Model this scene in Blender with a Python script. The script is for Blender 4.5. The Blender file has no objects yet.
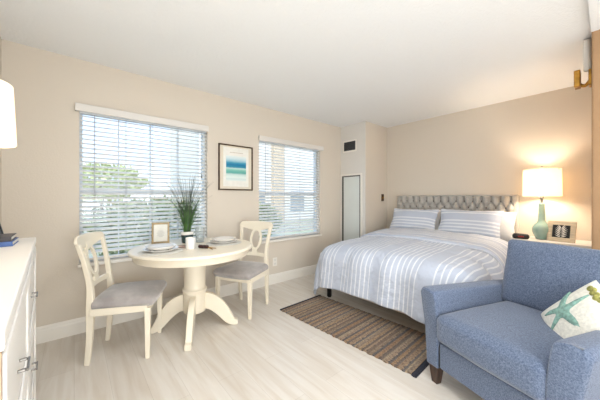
import bpy, bmesh, math, random
from mathutils import Vector, Matrix, noise
random.seed(7)
C = bpy.context.scene
COL = C.collection
PI = math.pi
def V(*a): return Vector(a)
def lin(c):
    c = c/255.0
    return c/12.92 if c <= 0.04045 else ((c+0.055)/1.055)**2.4
def rgb(r, g, b): return (lin(r), lin(g), lin(b), 1)

# ------------------------------------------------------------------ materials
def newmat(name):
    m = bpy.data.materials.new(name); m.use_nodes = True
    nt = m.node_tree; b = nt.nodes['Principled BSDF']
    return m, nt, b
def mat(name, col, rough=0.5, metal=0.0, var=0.0, vscale=8.0, bump=0.0, bscale=60.0, col2=None, coat=0.0,
        sheen=0.0, trans=0.0, emit=None, estr=0.0, detail=4.0, bdist=0.01, stretch=None):
    m, nt, b = newmat(name)
    b.inputs['Base Color'].default_value = rgb(*col)
    b.inputs['Roughness'].default_value = rough
    b.inputs['Metallic'].default_value = metal
    if coat: b.inputs['Coat Weight'].default_value = coat
    if sheen: b.inputs['Sheen Weight'].default_value = sheen
    if trans: b.inputs['Transmission Weight'].default_value = trans
    tc = nt.nodes.new('ShaderNodeTexCoord'); src = tc.outputs['Object']
    if stretch:
        mp = nt.nodes.new('ShaderNodeMapping'); mp.inputs['Scale'].default_value = stretch
        nt.links.new(src, mp.inputs['Vector']); src = mp.outputs['Vector']
    if var or col2:
        n = nt.nodes.new('ShaderNodeTexNoise'); n.inputs['Scale'].default_value = vscale; n.inputs['Detail'].default_value = detail
        nt.links.new(src, n.inputs['Vector'])
        r = nt.nodes.new('ShaderNodeValToRGB')
        c2 = col2 or tuple(max(0, x*(1-var)) for x in col)
        r.color_ramp.elements[0].position = 0.35; r.color_ramp.elements[1].position = 0.65
        r.color_ramp.elements[0].color = rgb(*c2); r.color_ramp.elements[1].color = rgb(*col)
        nt.links.new(n.outputs['Fac'], r.inputs['Fac']); nt.links.new(r.outputs['Color'], b.inputs['Base Color'])
    if bump:
        n2 = nt.nodes.new('ShaderNodeTexNoise'); n2.inputs['Scale'].default_value = bscale; n2.inputs['Detail'].default_value = 3
        nt.links.new(src, n2.inputs['Vector'])
        bp = nt.nodes.new('ShaderNodeBump'); bp.inputs['Strength'].default_value = bump; bp.inputs['Distance'].default_value = bdist
        nt.links.new(n2.outputs['Fac'], bp.inputs['Height']); nt.links.new(bp.outputs['Normal'], b.inputs['Normal'])
    if emit:
        b.inputs['Emission Color'].default_value = rgb(*emit); b.inputs['Emission Strength'].default_value = estr
    return m

M = {}
M['wall'] = mat('wall_paint', (218, 207, 192), 0.85, bump=0.25, bscale=90, bdist=0.004)
M['pillar'] = mat('tan_textured_wall', (164, 130, 96), 0.85, bump=0.5, bscale=60, bdist=0.006)  # tan, darker and warmer than the other walls
M['ceiling'] = mat('ceiling_texture', (247, 247, 246), 0.9, bump=0.35, bscale=55, bdist=0.012)
M['trim'] = mat('trim_white', (238, 232, 222), 0.45)
M['white'] = mat('white_paint', (222, 217, 210), 0.4, bump=0.02, bscale=30)
M['blind'] = mat('blind_slat_white', (240, 239, 236), 0.45)
M['cord'] = mat('blind_cord', (190, 192, 195), 0.7)
M['vinyl'] = mat('window_vinyl', (225, 230, 235), 0.4)
M['cream'] = mat('cream_lacquer', (238, 227, 206), 0.35, coat=0.15, bump=0.02, bscale=20)
M['seatfab'] = mat('taupe_velvet', (176, 168, 164), 0.75, var=0.15, vscale=9, sheen=0.5, bump=0.15, bscale=200, bdist=0.002)
M['denim'] = mat('denim_tweed', (108, 120, 142), 0.9, col2=(66, 80, 106), vscale=170, detail=6, sheen=0.3, bump=0.5, bscale=300, bdist=0.002)
M['walnut'] = mat('dark_walnut', (78, 56, 44), 0.4, var=0.4, vscale=6, stretch=(8, 8, 1))
M['linen'] = mat('linen_grey', (188, 182, 174), 0.85, var=0.08, vscale=120, sheen=0.3, bump=0.3, bscale=350, bdist=0.002)
M['button'] = mat('button_grey', (120, 112, 106), 0.8, bump=0.2, bscale=300)
M['platform'] = mat('beige_ticking', (232, 218, 200), 0.85, var=0.08, vscale=60, bump=0.3, bscale=150)
M['black'] = mat('black_plastic', (18, 18, 20), 0.35, bump=0.03, bscale=50)
M['mattress'] = mat('mattress_white', (232, 232, 234), 0.8, bump=0.2, bscale=80)
M['whitecotton'] = mat('white_cotton', (240, 238, 236), 0.85, bump=0.3, bscale=25, bdist=0.01)
M['pillowcream'] = mat('cream_boucle', (238, 234, 222), 0.95, var=0.08, vscale=70, bump=0.7, bscale=120, bdist=0.006)
M['teal'] = mat('teal_applique', (142, 180, 168), 0.9, var=0.2, vscale=60, bump=0.4, bscale=150, bdist=0.004)
M['moss'] = mat('moss_applique', (176, 172, 96), 0.9, var=0.3, vscale=60, bump=0.4, bscale=150)
M['celadon'] = mat('celadon_glaze', (170, 194, 180), 0.15, col2=(146, 178, 166), vscale=10, coat=0.6)
M['brass'] = mat('brass', (190, 140, 60), 0.3, metal=0.9, var=0.25, vscale=20)
M['chrome'] = mat('brushed_nickel', (150, 146, 140), 0.3, metal=1.0, var=0.1, vscale=40)
M['shade'] = None
M['paneltan'] = mat('tan_panel', (186, 156, 118), 0.5, var=0.1, vscale=8, stretch=(1, 1, 6))  # tan tone for the dresser's near end, against its white body
M['paleframe'] = mat('pale_wood', (216, 200, 172), 0.5, var=0.12, vscale=10, stretch=(1, 1, 6))
M['goldframe'] = mat('antique_gold', (172, 148, 108), 0.4, metal=0.3, var=0.2, vscale=30)
M['bronze'] = mat('bronze_wood', (98, 74, 50), 0.4, var=0.3, vscale=20, metal=0.2)
M['matboard'] = mat('mat_board', (226, 216, 196), 0.8, var=0.02)
M['paper'] = mat('paper_white', (238, 235, 226), 0.8, var=0.03, vscale=20)
M['ceramic'] = mat('ceramic_white', (240, 236, 230), 0.2, coat=0.3, var=0.01)
M['mat'] = mat('placemat_white', (228, 224, 216), 0.8, var=0.06, vscale=80, bump=0.4, bscale=150)
M['potdark'] = mat('dark_teal_glaze', (48, 78, 82), 0.2, var=0.3, vscale=25, coat=0.3)
M['grass'] = mat('grass_blade', (92, 134, 62), 0.5, col2=(48, 84, 44), vscale=14)
M['grassdark'] = mat('grass_blade_dark', (84, 96, 76), 0.5, col2=(52, 62, 50), vscale=14)
M['soil'] = mat('soil', (60, 48, 38), 0.95, var=0.3, vscale=60)
M['mauve'] = mat('mauve_napkin', (186, 160, 148), 0.85, var=0.1, vscale=50)
M['wine'] = mat('dark_wine', (70, 36, 32), 0.3, var=0.3, vscale=40)
M['bluecover'] = mat('blue_cover', (78, 108, 168), 0.5, var=0.08, vscale=20)
M['greycover'] = mat('dark_grey_cover', (72, 68, 72), 0.5, var=0.1, vscale=20)
M['pages'] = mat('page_block', (232, 226, 212), 0.8, var=0.08, vscale=50, stretch=(1, 1, 40))
M['ventdark'] = mat('vent_dark', (70, 70, 72), 0.6, metal=0.3, var=0.05)
M['greymetal'] = mat('dark_metal_trim', (96, 94, 88), 0.4, metal=0.5, var=0.05)
M['palepanel'] = mat('pale_satin_panel', (222, 226, 222), 0.25, var=0.02, vscale=3)
M['stucco'] = mat('white_stucco', (236, 234, 228), 0.9, var=0.03, vscale=3, bump=0.3, bscale=30)
M['tanstone'] = mat('tan_stucco', (214, 194, 168), 0.9, var=0.05, vscale=3)
M['darkglass'] = mat('far_window_glass', (150, 160, 166), 0.15, var=0.1, vscale=1)
M['leafgreen'] = mat('leaf_green', (168, 178, 126), 0.6, col2=(98, 116, 78), vscale=3)
M['leafyellow'] = mat('leaf_yellow', (222, 224, 170), 0.6, col2=(176, 188, 128), vscale=2)
M['bark'] = mat('bark', (96, 80, 66), 0.9, var=0.3, vscale=10)
M['lawn'] = mat('lawn_ground', (196, 192, 172), 0.95, col2=(170, 176, 138), vscale=0.6)
M['led'] = mat('red_display', (60, 10, 10), 0.3, emit=(255, 60, 40), estr=0.25)
M['darkband'] = mat('dark_binding', (44, 46, 58), 0.9, var=0.2, vscale=90, bump=0.3, bscale=200)
M['clearglass'] = mat('drinking_glass', (240, 244, 244), 0.05, trans=0.85)

def glassmat():
    m, nt, b = newmat('window_glass')
    nt.nodes.remove(b); out = nt.nodes['Material Output']
    t = nt.nodes.new('ShaderNodeBsdfTransparent'); t.inputs['Color'].default_value = (0.97, 0.985, 1, 1)
    g = nt.nodes.new('ShaderNodeBsdfGlossy'); g.inputs['Roughness'].default_value = 0.02
    mx = nt.nodes.new('ShaderNodeMixShader'); mx.inputs['Fac'].default_value = 0.04
    nt.links.new(t.outputs[0], mx.inputs[1]); nt.links.new(g.outputs[0], mx.inputs[2]); nt.links.new(mx.outputs[0], out.inputs['Surface'])
    return m
M['glass'] = glassmat()

def shademat():
    m, nt, b = newmat('lamp_shade_linen')
    out = nt.nodes['Material Output']
    b.inputs['Base Color'].default_value = rgb(250, 244, 232); b.inputs['Roughness'].default_value = 0.9
    b.inputs['Emission Color'].default_value = rgb(255, 236, 204); b.inputs['Emission Strength'].default_value = 0.3
    tc = nt.nodes.new('ShaderNodeTexCoord'); n = nt.nodes.new('ShaderNodeTexNoise'); n.inputs['Scale'].default_value = 250
    nt.links.new(tc.outputs['Object'], n.inputs['Vector'])
    bp = nt.nodes.new('ShaderNodeBump'); bp.inputs['Strength'].default_value = 0.2; bp.inputs['Distance'].default_value = 0.001
    nt.links.new(n.outputs['Fac'], bp.inputs['Height']); nt.links.new(bp.outputs['Normal'], b.inputs['Normal'])
    t = nt.nodes.new('ShaderNodeBsdfTranslucent'); t.inputs['Color'].default_value = rgb(250, 236, 212)
    mx = nt.nodes.new('ShaderNodeMixShader'); mx.inputs['Fac'].default_value = 0.35
    nt.links.new(b.outputs[0], mx.inputs[1]); nt.links.new(t.outputs[0], mx.inputs[2]); nt.links.new(mx.outputs[0], out.inputs['Surface'])
    return m
M['shade'] = shademat()

def floormat():
    m, nt, b = newmat('pale_oak_planks'); L = nt.links.new
    tc = nt.nodes.new('ShaderNodeTexCoord')
    mp = nt.nodes.new('ShaderNodeMapping'); mp.inputs['Rotation'].default_value = (0, 0, PI/2)
    L(tc.outputs['Object'], mp.inputs['Vector'])
    br = nt.nodes.new('ShaderNodeTexBrick'); br.offset = 0.37
    br.inputs['Scale'].default_value = 1.0; br.inputs['Brick Width'].default_value = 1.22; br.inputs['Row Height'].default_value = 0.18
    br.inputs['Mortar Size'].default_value = 0.0012; br.inputs['Mortar Smooth'].default_value = 0.3
    br.inputs['Color1'].default_value = rgb(226, 219, 210); br.inputs['Color2'].default_value = rgb(219, 211, 201); br.inputs['Mortar'].default_value = rgb(202, 193, 182)
    L(mp.outputs['Vector'], br.inputs['Vector'])
    mp2 = nt.nodes.new('ShaderNodeMapping'); mp2.inputs['Scale'].default_value = (9, 0.8, 1)
    L(tc.outputs['Object'], mp2.inputs['Vector'])
    n = nt.nodes.new('ShaderNodeTexNoise'); n.inputs['Scale'].default_value = 2.2; n.inputs['Detail'].default_value = 8; n.inputs['Distortion'].default_value = 0.6
    L(mp2.outputs['Vector'], n.inputs['Vector'])
    r = nt.nodes.new('ShaderNodeValToRGB'); r.color_ramp.elements[0].position = 0.3; r.color_ramp.elements[1].position = 0.62
    r.color_ramp.elements[0].color = rgb(228, 218, 206); r.color_ramp.elements[1].color = (1, 1, 1, 1)
    L(n.outputs['Fac'], r.inputs['Fac'])
    mx = nt.nodes.new('ShaderNodeMix'); mx.data_type = 'RGBA'; mx.blend_type = 'MULTIPLY'; mx.inputs[0].default_value = 0.55
    L(br.outputs['Color'], mx.inputs[6]); L(r.outputs['Color'], mx.inputs[7]); L(mx.outputs[2], b.inputs['Base Color'])
    b.inputs['Roughness'].default_value = 0.34
    return m
M['floor'] = floormat()

def rampmat(name, axis_uv, stops, rough=0.85, interp='CONSTANT', period=1.0, nstr=0.0, nscale=(1, 1, 1), bump=0.3, bscale=60, bdist=0.006, sheen=0.2, noise_mix=None):
    """colour bands along one UV axis, repeated with a period in metres"""
    m, nt, b = newmat(name); L = nt.links.new
    tc = nt.nodes.new('ShaderNodeTexCoord'); sp = nt.nodes.new('ShaderNodeSeparateXYZ'); L(tc.outputs['UV'], sp.inputs[0])
    src = sp.outputs[axis_uv]
    mp = nt.nodes.new('ShaderNodeMapping'); mp.inputs['Scale'].default_value = nscale; L(tc.outputs['UV'], mp.inputs['Vector'])
    n = nt.nodes.new('ShaderNodeTexNoise'); n.inputs['Scale'].default_value = 1; n.inputs['Detail'].default_value = 5
    L(mp.outputs['Vector'], n.inputs['Vector'])
    if nstr:
        a = nt.nodes.new('ShaderNodeMath'); a.operation = 'MULTIPLY_ADD'; a.inputs[1].default_value = nstr; L(n.outputs['Fac'], a.inputs[0]); L(src, a.inputs[2]); src = a.outputs[0]
    d = nt.nodes.new('ShaderNodeMath'); d.operation = 'DIVIDE'; d.inputs[1].default_value = period; L(src, d.inputs[0])
    fr = nt.nodes.new('ShaderNodeMath'); fr.operation = 'FRACT'; L(d.outputs[0], fr.inputs[0])
    r = nt.nodes.new('ShaderNodeValToRGB'); r.color_ramp.interpolation = interp
    el = r.color_ramp.elements
    while len(el) > 1: el.remove(el[-1])
    el[0].position = stops[0][0]; el[0].color = rgb(*stops[0][1])
    for p, c in stops[1:]:
        e = el.new(p); e.color = rgb(*c)
    L(fr.outputs[0], r.inputs['Fac'])
    out = r.outputs['Color']
    if noise_mix:
        r2 = nt.nodes.new('ShaderNodeValToRGB'); r2.color_ramp.elements[0].color = rgb(*noise_mix); r2.color_ramp.elements[1].color = (1, 1, 1, 1)
        r2.color_ramp.elements[0].position = 0.35; r2.color_ramp.elements[1].position = 0.65
        L(n.outputs['Fac'], r2.inputs['Fac'])
        mx = nt.nodes.new('ShaderNodeMix'); mx.data_type = 'RGBA'; mx.blend_type = 'MULTIPLY'; mx.inputs[0].default_value = 1
        L(out, mx.inputs[6]); L(r2.outputs['Color'], mx.inputs[7]); out = mx.outputs[2]
    L(out, b.inputs['Base Color'])
    b.inputs['Roughness'].default_value = rough; b.inputs['Sheen Weight'].default_value = sheen
    n2 = nt.nodes.new('ShaderNodeTexNoise'); n2.inputs['Scale'].default_value = bscale; L(tc.outputs['UV'], n2.inputs['Vector'])
    bp = nt.nodes.new('ShaderNodeBump'); bp.inputs['Strength'].default_value = bump; bp.inputs['Distance'].default_value = bdist
    L(n2.outputs['Fac'], bp.inputs['Height']); L(bp.outputs['Normal'], b.inputs['Normal'])
    return m
BL, WH, PB = (188, 194, 208), (222, 224, 229), (218, 225, 238)
def stripes(groups, total):
    s = [(0.0, BL)]
    for a, w in groups:
        s.append((a/total, WH)); s.append(((a+w)/total, BL))
    return s
M['duvet'] = rampmat('striped_duvet', 0, stripes([(0.03, .012), (0.078, .012), (0.126, .012), (0.174, .012), (0.222, .012), (0.27, .012), (.318, .012), (.366, .012)], 0.47), period=0.47, bscale=14, bump=0.6, bdist=0.03)
M['duvetfold'] = rampmat('striped_duvet_fold', 1, stripes([(0.03, .022), (0.08, .022), (0.13, .022), (0.18, .022), (0.23, .022)], 0.30), period=0.30, bscale=14, bump=0.6, bdist=0.03)
M['sham'] = rampmat('striped_sham', 1, stripes([(0.03, .02), (0.075, .02), (0.12, .02), (0.165, .02), (.21, .02)], 0.30), period=0.30, bscale=22, bump=0.35, bdist=0.015)
RB = [(0, (178, 148, 116)), (.05, (112, 94, 82)), (.09, (178, 146, 108)), (.16, (160, 138, 114)), (.22, (190, 166, 132)), (.25, (112, 104, 100)), (.29, (176, 146, 114)),
      (.38, (124, 106, 92)), (.43, (176, 140, 100)), (.5, (104, 94, 90)), (.55, (172, 146, 118)), (.62, (182, 160, 130)), (.66, (116, 98, 84)), (.73, (168, 130, 92)), (.81, (98, 90, 88)), (.86, (158, 134, 106)), (.94, (128, 104, 84))]
M['rug'] = rampmat('jute_rug', 1, RB, period=0.42, nstr=0.035, nscale=(90, 45, 1), bump=1.0, bscale=160, bdist=0.01, noise_mix=(168, 158, 150), rough=0.95)
M['seaart'] = rampmat('sea_print', 1, [(0, (232, 238, 230)), (.10, (206, 222, 218)), (.16, (226, 236, 230)), (.28, (196, 220, 214)), (.34, (90, 168, 160)), (.44, (120, 190, 176)), (.52, (190, 218, 212)),
      (.56, (40, 140, 170)), (.66, (20, 118, 160)), (.74, (60, 150, 180)), (.79, (140, 190, 206)), (.9, (206, 222, 226)), (1.0, (226, 234, 232))], interp='LINEAR', nstr=0.05, nscale=(6, 22, 1), bump=0.0, rough=0.4, sheen=0)

# ------------------------------------------------------------------ mesh helpers
def finish(name, bm, m, parent=None, smooth=None, bevel=0.0, bseg=2):
    me = bpy.data.meshes.new(name)
    bmesh.ops.recalc_face_normals(bm, faces=bm.faces)
    bm.to_mesh(me); bm.free()
    o = bpy.data.objects.new(name, me); COL.objects.link(o)
    if m is not None: me.materials.append(m)
    if smooth is True:
        for p in me.polygons: p.use_smooth = True
    elif smooth:
        for p in me.polygons: p.use_smooth = True
        try: me.set_sharp_from_angle(angle=math.radians(smooth))
        except Exception: pass
    if bevel:
        md = o.modifiers.new('bevel', 'BEVEL'); md.width = bevel; md.segments = bseg; md.limit_method = 'ANGLE'; md.angle_limit = math.radians(40)
    if parent: o.parent = parent
    return o
def thing(name, label, cat, loc=(0, 0, 0), rotz=0, group=None):
    o = bpy.data.objects.new(name, None); COL.objects.link(o)
    o.empty_display_size = 0.1
    o.location = loc; o.rotation_euler = (0, 0, rotz); o['label'] = label; o['category'] = cat
    if group: o['group'] = group
    return o
def tag(o, label, cat, group=None):
    o['label'] = label; o['category'] = cat
    if group: o['group'] = group
    return o
def struct(o):
    o['kind'] = 'structure'; return o
def box(bm, x0, x1, y0, y1, z0, z1, mtx=None):
    vs = [bm.verts.new((x, y, z)) for x in (x0, x1) for y in (y0, y1) for z in (z0, z1)]
    for f in ((0, 1, 3, 2), (4, 6, 7, 5), (0, 4, 5, 1), (2, 3, 7, 6), (0, 2, 6, 4), (1, 5, 7, 3)):
        bm.faces.new([vs[i] for i in f])
    if mtx: bmesh.ops.transform(bm, matrix=mtx, verts=vs)
    return vs
def B(name, m, parent, *boxes, bevel=0.0, mtx=None, bseg=2):
    bm = bmesh.new()
    for b in boxes: box(bm, *b)
    if mtx: bmesh.ops.transform(bm, matrix=mtx, verts=bm.verts)
    return finish(name, bm, m, parent, bevel=bevel, bseg=bseg)
def lathe(bm, prof, seg=48, c=(0, 0), cap=True, flute=None):
    rings = []
    for r, z in prof:
        ring = []
        for i in range(seg):
            a = 2*PI*i/seg
            rr = r*(flute(a, z) if flute else 1)
            ring.append(bm.verts.new((c[0]+rr*math.cos(a), c[1]+rr*math.sin(a), z)))
        rings.append(ring)
    for a, b in zip(rings, rings[1:]):
        for i in range(seg):
            j = (i+1) % seg
            bm.faces.new((a[i], a[j], b[j], b[i]))
    if cap:
        for ring in (rings[0], rings[-1]):
            bm.faces.new(ring)
    return rings
def loft(bm, sections, closed=True, cap=True):
    rings = [[bm.verts.new(p) for p in s] for s in sections]
    n = len(rings[0])
    for a, b in zip(rings, rings[1:]):
        for i in range(n if closed else n-1):
            j = (i+1) % n
            bm.faces.new((a[i], a[j], b[j], b[i]))
    if cap:
        bm.faces.new(rings[0]); bm.faces.new(rings[-1])
def tube(bm, pts, rad, seg=8, flat=None):
    pts = [Vector(p) for p in pts]
    if not hasattr(rad, '__len__'): rad = [rad]*len(pts)
    secs = []; up = Vector((0, 0, 1))
    prev = None
    for i, p in enumerate(pts):
        t = (pts[min(i+1, len(pts)-1)]-pts[max(i-1, 0)]).normalized()
        if prev is None:
            a = t.cross(up)
            if a.length < 0.1: a = t.cross(Vector((1, 0, 0)))
        else: a = prev - t*prev.dot(t)
        a.normalize(); prev = a
        b = t.cross(a)
        fa, fb = flat if flat else (1, 1)
        secs.append([p+(a*math.cos(2*PI*k/seg)*fa+b*math.sin(2*PI*k/seg)*fb)*rad[i] for k in range(seg)])
    loft(bm, secs)
def sweep_rect(bm, pts, widths, heights, side):
    """rectangular section swept along pts; side = constant sideways axis; heights across the path plane"""
    side = Vector(side).normalized(); secs = []
    pts = [Vector(p) for p in pts]
    for i, p in enumerate(pts):
        t = (pts[min(i+1, len(pts)-1)]-pts[max(i-1, 0)]).normalized()
        n = side.cross(t).normalized()
        w, h = widths[i]/2, heights[i]/2
        secs.append([p+side*w+n*h, p-side*w+n*h, p-side*w-n*h, p+side*w-n*h])
    loft(bm, secs)
def spline(ctrl, n=8):
    c = [Vector(p) for p in ctrl]; out = []
    for i in range(len(c)-1):
        p0, p1, p2, p3 = c[max(i-1, 0)], c[i], c[i+1], c[min(i+2, len(c)-1)]
        for k in range(n):
            t = k/n
            out.append(0.5*((2*p1)+(-p0+p2)*t+(2*p0-5*p1+4*p2-p3)*t*t+(-p0+3*p1-3*p2+p3)*t**3))
    out.append(c[-1]); return out
def interp(vals, n):
    out = []
    for i in range(n):
        t = i/(n-1)*(len(vals)-1); k = min(int(t), len(vals)-2)
        out.append(vals[k]*(1-(t-k))+vals[k+1]*(t-k))
    return out
def soft(w, d, h, r=0.04, puff=(0, 0, 0), n=14, seed=0, wob=0.0, pinch=0.0):
    """rounded, puffed cuboid centred at origin"""
    bm = bmesh.new()
    bmesh.ops.create_cube(bm, size=2.0)
    bmesh.ops.subdivide_edges(bm, edges=bm.edges, cuts=n, use_grid_fill=True)
    for v in bm.verts:
        u = v.co.copy()
        s = Vector((u.x*w/2, u.y*d/2, u.z*h/2))
        inner = Vector((max(-w/2+r, min(w/2-r, s.x)), max(-d/2+r, min(d/2-r, s.y)), max(-h/2+r, min(h/2-r, s.z))))
        dd = s-inner
        if dd.length > 1e-6: s = inner+dd.normalized()*r*min(1, dd.length/r) if dd.length > r else s
        q = lambda a: max(0.0, 1-a*a)
        s.x += puff[0]*(u.x)*q(u.y)*q(u.z); s.y += puff[1]*(u.y)*q(u.x)*q(u.z); s.z += puff[2]*u.z*q(u.x)**.6*q(u.y)**.6
        if pinch:
            s.x *= 1-pinch*q(u.z*0)*(1-abs(u.y))*0.0
        if wob:
            nv = noise.noise_vector(s*5+Vector((seed, seed*2, 0)))
            s += nv*wob
        v.co = s
    return bm
def pillow_bm(w, h, t, seed=0, flange=0.0, wob=0.006, n=26, uvoff=0.0):
    """a filled pillow lying in XZ, thickness along Y, pointed corners"""
    bm = bmesh.new(); uvl = bm.loops.layers.uv.new('UVMap'); info = {}
    def half(sgn):
        g = []
        for i in range(n+1):
            row = []
            for j in range(n+1):
                u, v = 2*i/n-1, 2*j/n-1
                k = 1+flange
                x = u*w/2*(1-0.06*(1-u*u)*0)*(1-0.07*(1-abs(v))*abs(u)**3)
                z = v*h/2*(1-0.07*(1-abs(u))*abs(v)**3)
                uu, vv = min(1, abs(u)*k), min(1, abs(v)*k)
                th = t/2*((1-uu**2.6)*(1-vv**2.6))**0.55
                y = sgn*th
                nv = noise.noise_vector(Vector((x*5+seed, z*5, seed*1.7)))
                x += nv.x*wob*.6; z += nv.z*wob*.6; y += nv.y*wob*(1.5 if th > 0.01 else 1.2)
                row.append((x, y, z, u, v))
            g.append(row)
        return g
    f, b = half(-1), half(1)
    def mk(g, other=None):
        vs = []
        for i in range(n+1):
            r = []
            for j in range(n+1):
                if other and (i in (0, n) or j in (0, n)): r.append(other[i][j])
                else:
                    vt = bm.verts.new(g[i][j][:3]); info[vt] = g[i][j]; r.append(vt)
            vs.append(r)
        for i in range(n):
            for j in range(n):
                fc = bm.faces.new((vs[i][j], vs[i+1][j], vs[i+1][j+1], vs[i][j+1]))
                for lp in fc.loops:
                    d = info[lp.vert]; lp[uvl].uv = ((d[3]+1)*w/2+uvoff, (d[4]+1)*h/2+uvoff)
        return vs
    fv = mk(f); mk(b, fv)
    return bm

def dup(o, parent=None):
    c = o.copy(); COL.objects.link(c)
    if parent: c.parent = parent
    for ch in list(o.children): dup(ch, c)
    return c

# ------------------------------------------------------------------ room shell
WY = 3.074; HX = 4.20; LX = -0.43; CZ = 2.44; BY = -3.2; T = 0.15
W1 = (0.035, 1.190); W2 = (1.895, 3.045); WZ = (0.615, 2.02)
struct(B('floor', M['floor'], None, (LX-T, HX+T, BY-T, WY+T, -0.1, 0)))
struct(B('ceiling', M['ceiling'], None, (LX-T, HX+T, BY-T, WY+T, CZ, CZ+0.12)))
struct(B('wall_window', M['wall'], None,
    (LX-T, W1[0], WY, WY+T, 0, CZ), (W1[1], W2[0], WY, WY+T, 0, CZ), (W2[1], HX+T, WY, WY+T, 0, CZ),
    (W1[0], W1[1], WY, WY+T, 0, WZ[0]), (W1[0], W1[1], WY, WY+T, WZ[1], CZ),
    (W2[0], W2[1], WY, WY+T, 0, WZ[0]), (W2[0], W2[1], WY, WY+T, WZ[1], CZ)))
struct(B('wall_left', M['wall'], None, (LX-T, LX, BY, WY, 0, CZ)))
struct(B('wall_headboard', M['wall'], None, (HX, HX+T, BY, WY, 0, CZ)))
struct(B('wall_back', M['wall'], None, (LX-T, HX+T, BY-T, BY, 0, CZ)))
struct(B('wall_corner', M['wall'], None, (3.565, HX, 2.559, WY, 0, CZ)))
struct(B('trim_2', M['white'], None, (3.560, 3.565, 2.559, WY, .137, CZ)))
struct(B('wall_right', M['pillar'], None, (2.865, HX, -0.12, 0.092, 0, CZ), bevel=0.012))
struct(B('trim_1', M['ceiling'], None, (LX, 2.865, BY, 0.092, CZ-0.03, CZ)))
def baseboard(name, p0, p1, nrm):
    """profile board from p0 to p1, nrm = into-room direction"""
    bm = bmesh.new(); prof = [(0, 0), (0.016, 0), (0.016, 0.10), (0.012, 0.112), (0.012, 0.122), (0.006, 0.136), (0, 0.136)]
    n = Vector((nrm[0], nrm[1], 0))
    loft(bm, [[Vector((p[0], p[1], 0))+n*a+Vector((0, 0, z)) for a, z in prof] for p in (p0, p1)])
    struct(finish(name, bm, M['trim'], None))
baseboard('baseboard_window', (LX, WY), (3.565, WY), (0, -1))
baseboard('baseboard_left', (LX, BY), (LX, WY), (1, 0))
baseboard('baseboard_corner', (3.565, 2.559), (3.565, WY), (-1, 0))
baseboard('baseboard_headboard', (HX, 0.092), (HX, 2.559), (-1, 0))
baseboard('baseboard_right', (2.865, -0.12), (2.865, 0.092), (-1, 0))

# windows: vinyl double-hung unit in each opening
def window(idx, X):
    x0, x1 = X; y0, y1 = WY+0.075, WY+0.125; z0, z1 = WZ
    w = struct(thing('window_%d' % idx, '', 'window', ((x0+x1)/2, WY+0.1, z0))); del w['label']; del w['category']
    cx = (x0+x1)/2
    def L(a): return (a[0]-cx, a[1]-cx, a[2]-WY-0.1, a[3]-WY-0.1, a[4]-z0, a[5]-z0)
    e = 0.001; fw = 0.024
    B('window_frame', M['vinyl'], w, *[L(b) for b in ((x0+e, x0+fw, y0, y1, z0, z1-e), (x1-fw, x1-e, y0, y1, z0, z1-e), (x0+fw, x1-fw, y0, y1, z0+e, z0+fw), (x0+fw, x1-fw, y0, y1, z1-fw, z1-e))])
    zm = 1.275
    B('meeting_rail', M['vinyl'], w, L((x0+fw, x1-fw, y0+0.005, y1-0.005, zm-0.02, zm+0.02)))
    if idx == 1:
        bars = [L((x0+fw+(x1-x0-2*fw)*k/4-0.005, x0+fw+(x1-x0-2*fw)*k/4+0.005, y0+0.02, y1-0.02, z0+fw, z1-fw)) for k in (1, 2, 3)]
        B('muntin', M['vinyl'], w, *bars, L((x0+fw, x1-fw, y0+0.021, y1-0.021, 1.615, 1.627)))
    B('pane', M['glass'], w, L((x0+fw, x1-fw, y0+0.023, y0+0.027, z0+fw, zm-0.02)), L((x0+fw, x1-fw, y0+0.023, y0+0.027, zm+0.02, z1-fw)))
    B('window_sill', M['trim'], w, L((x0-0.012, x1+0.02, WY-0.03, WY-0.0005, z0-0.026, z0)), L((x0+e, x1-e, WY-0.0005, WY+0.074, z0, z0+0.004)), bevel=0.003)
    return w
window(1, W1); window(2, W2)

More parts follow.
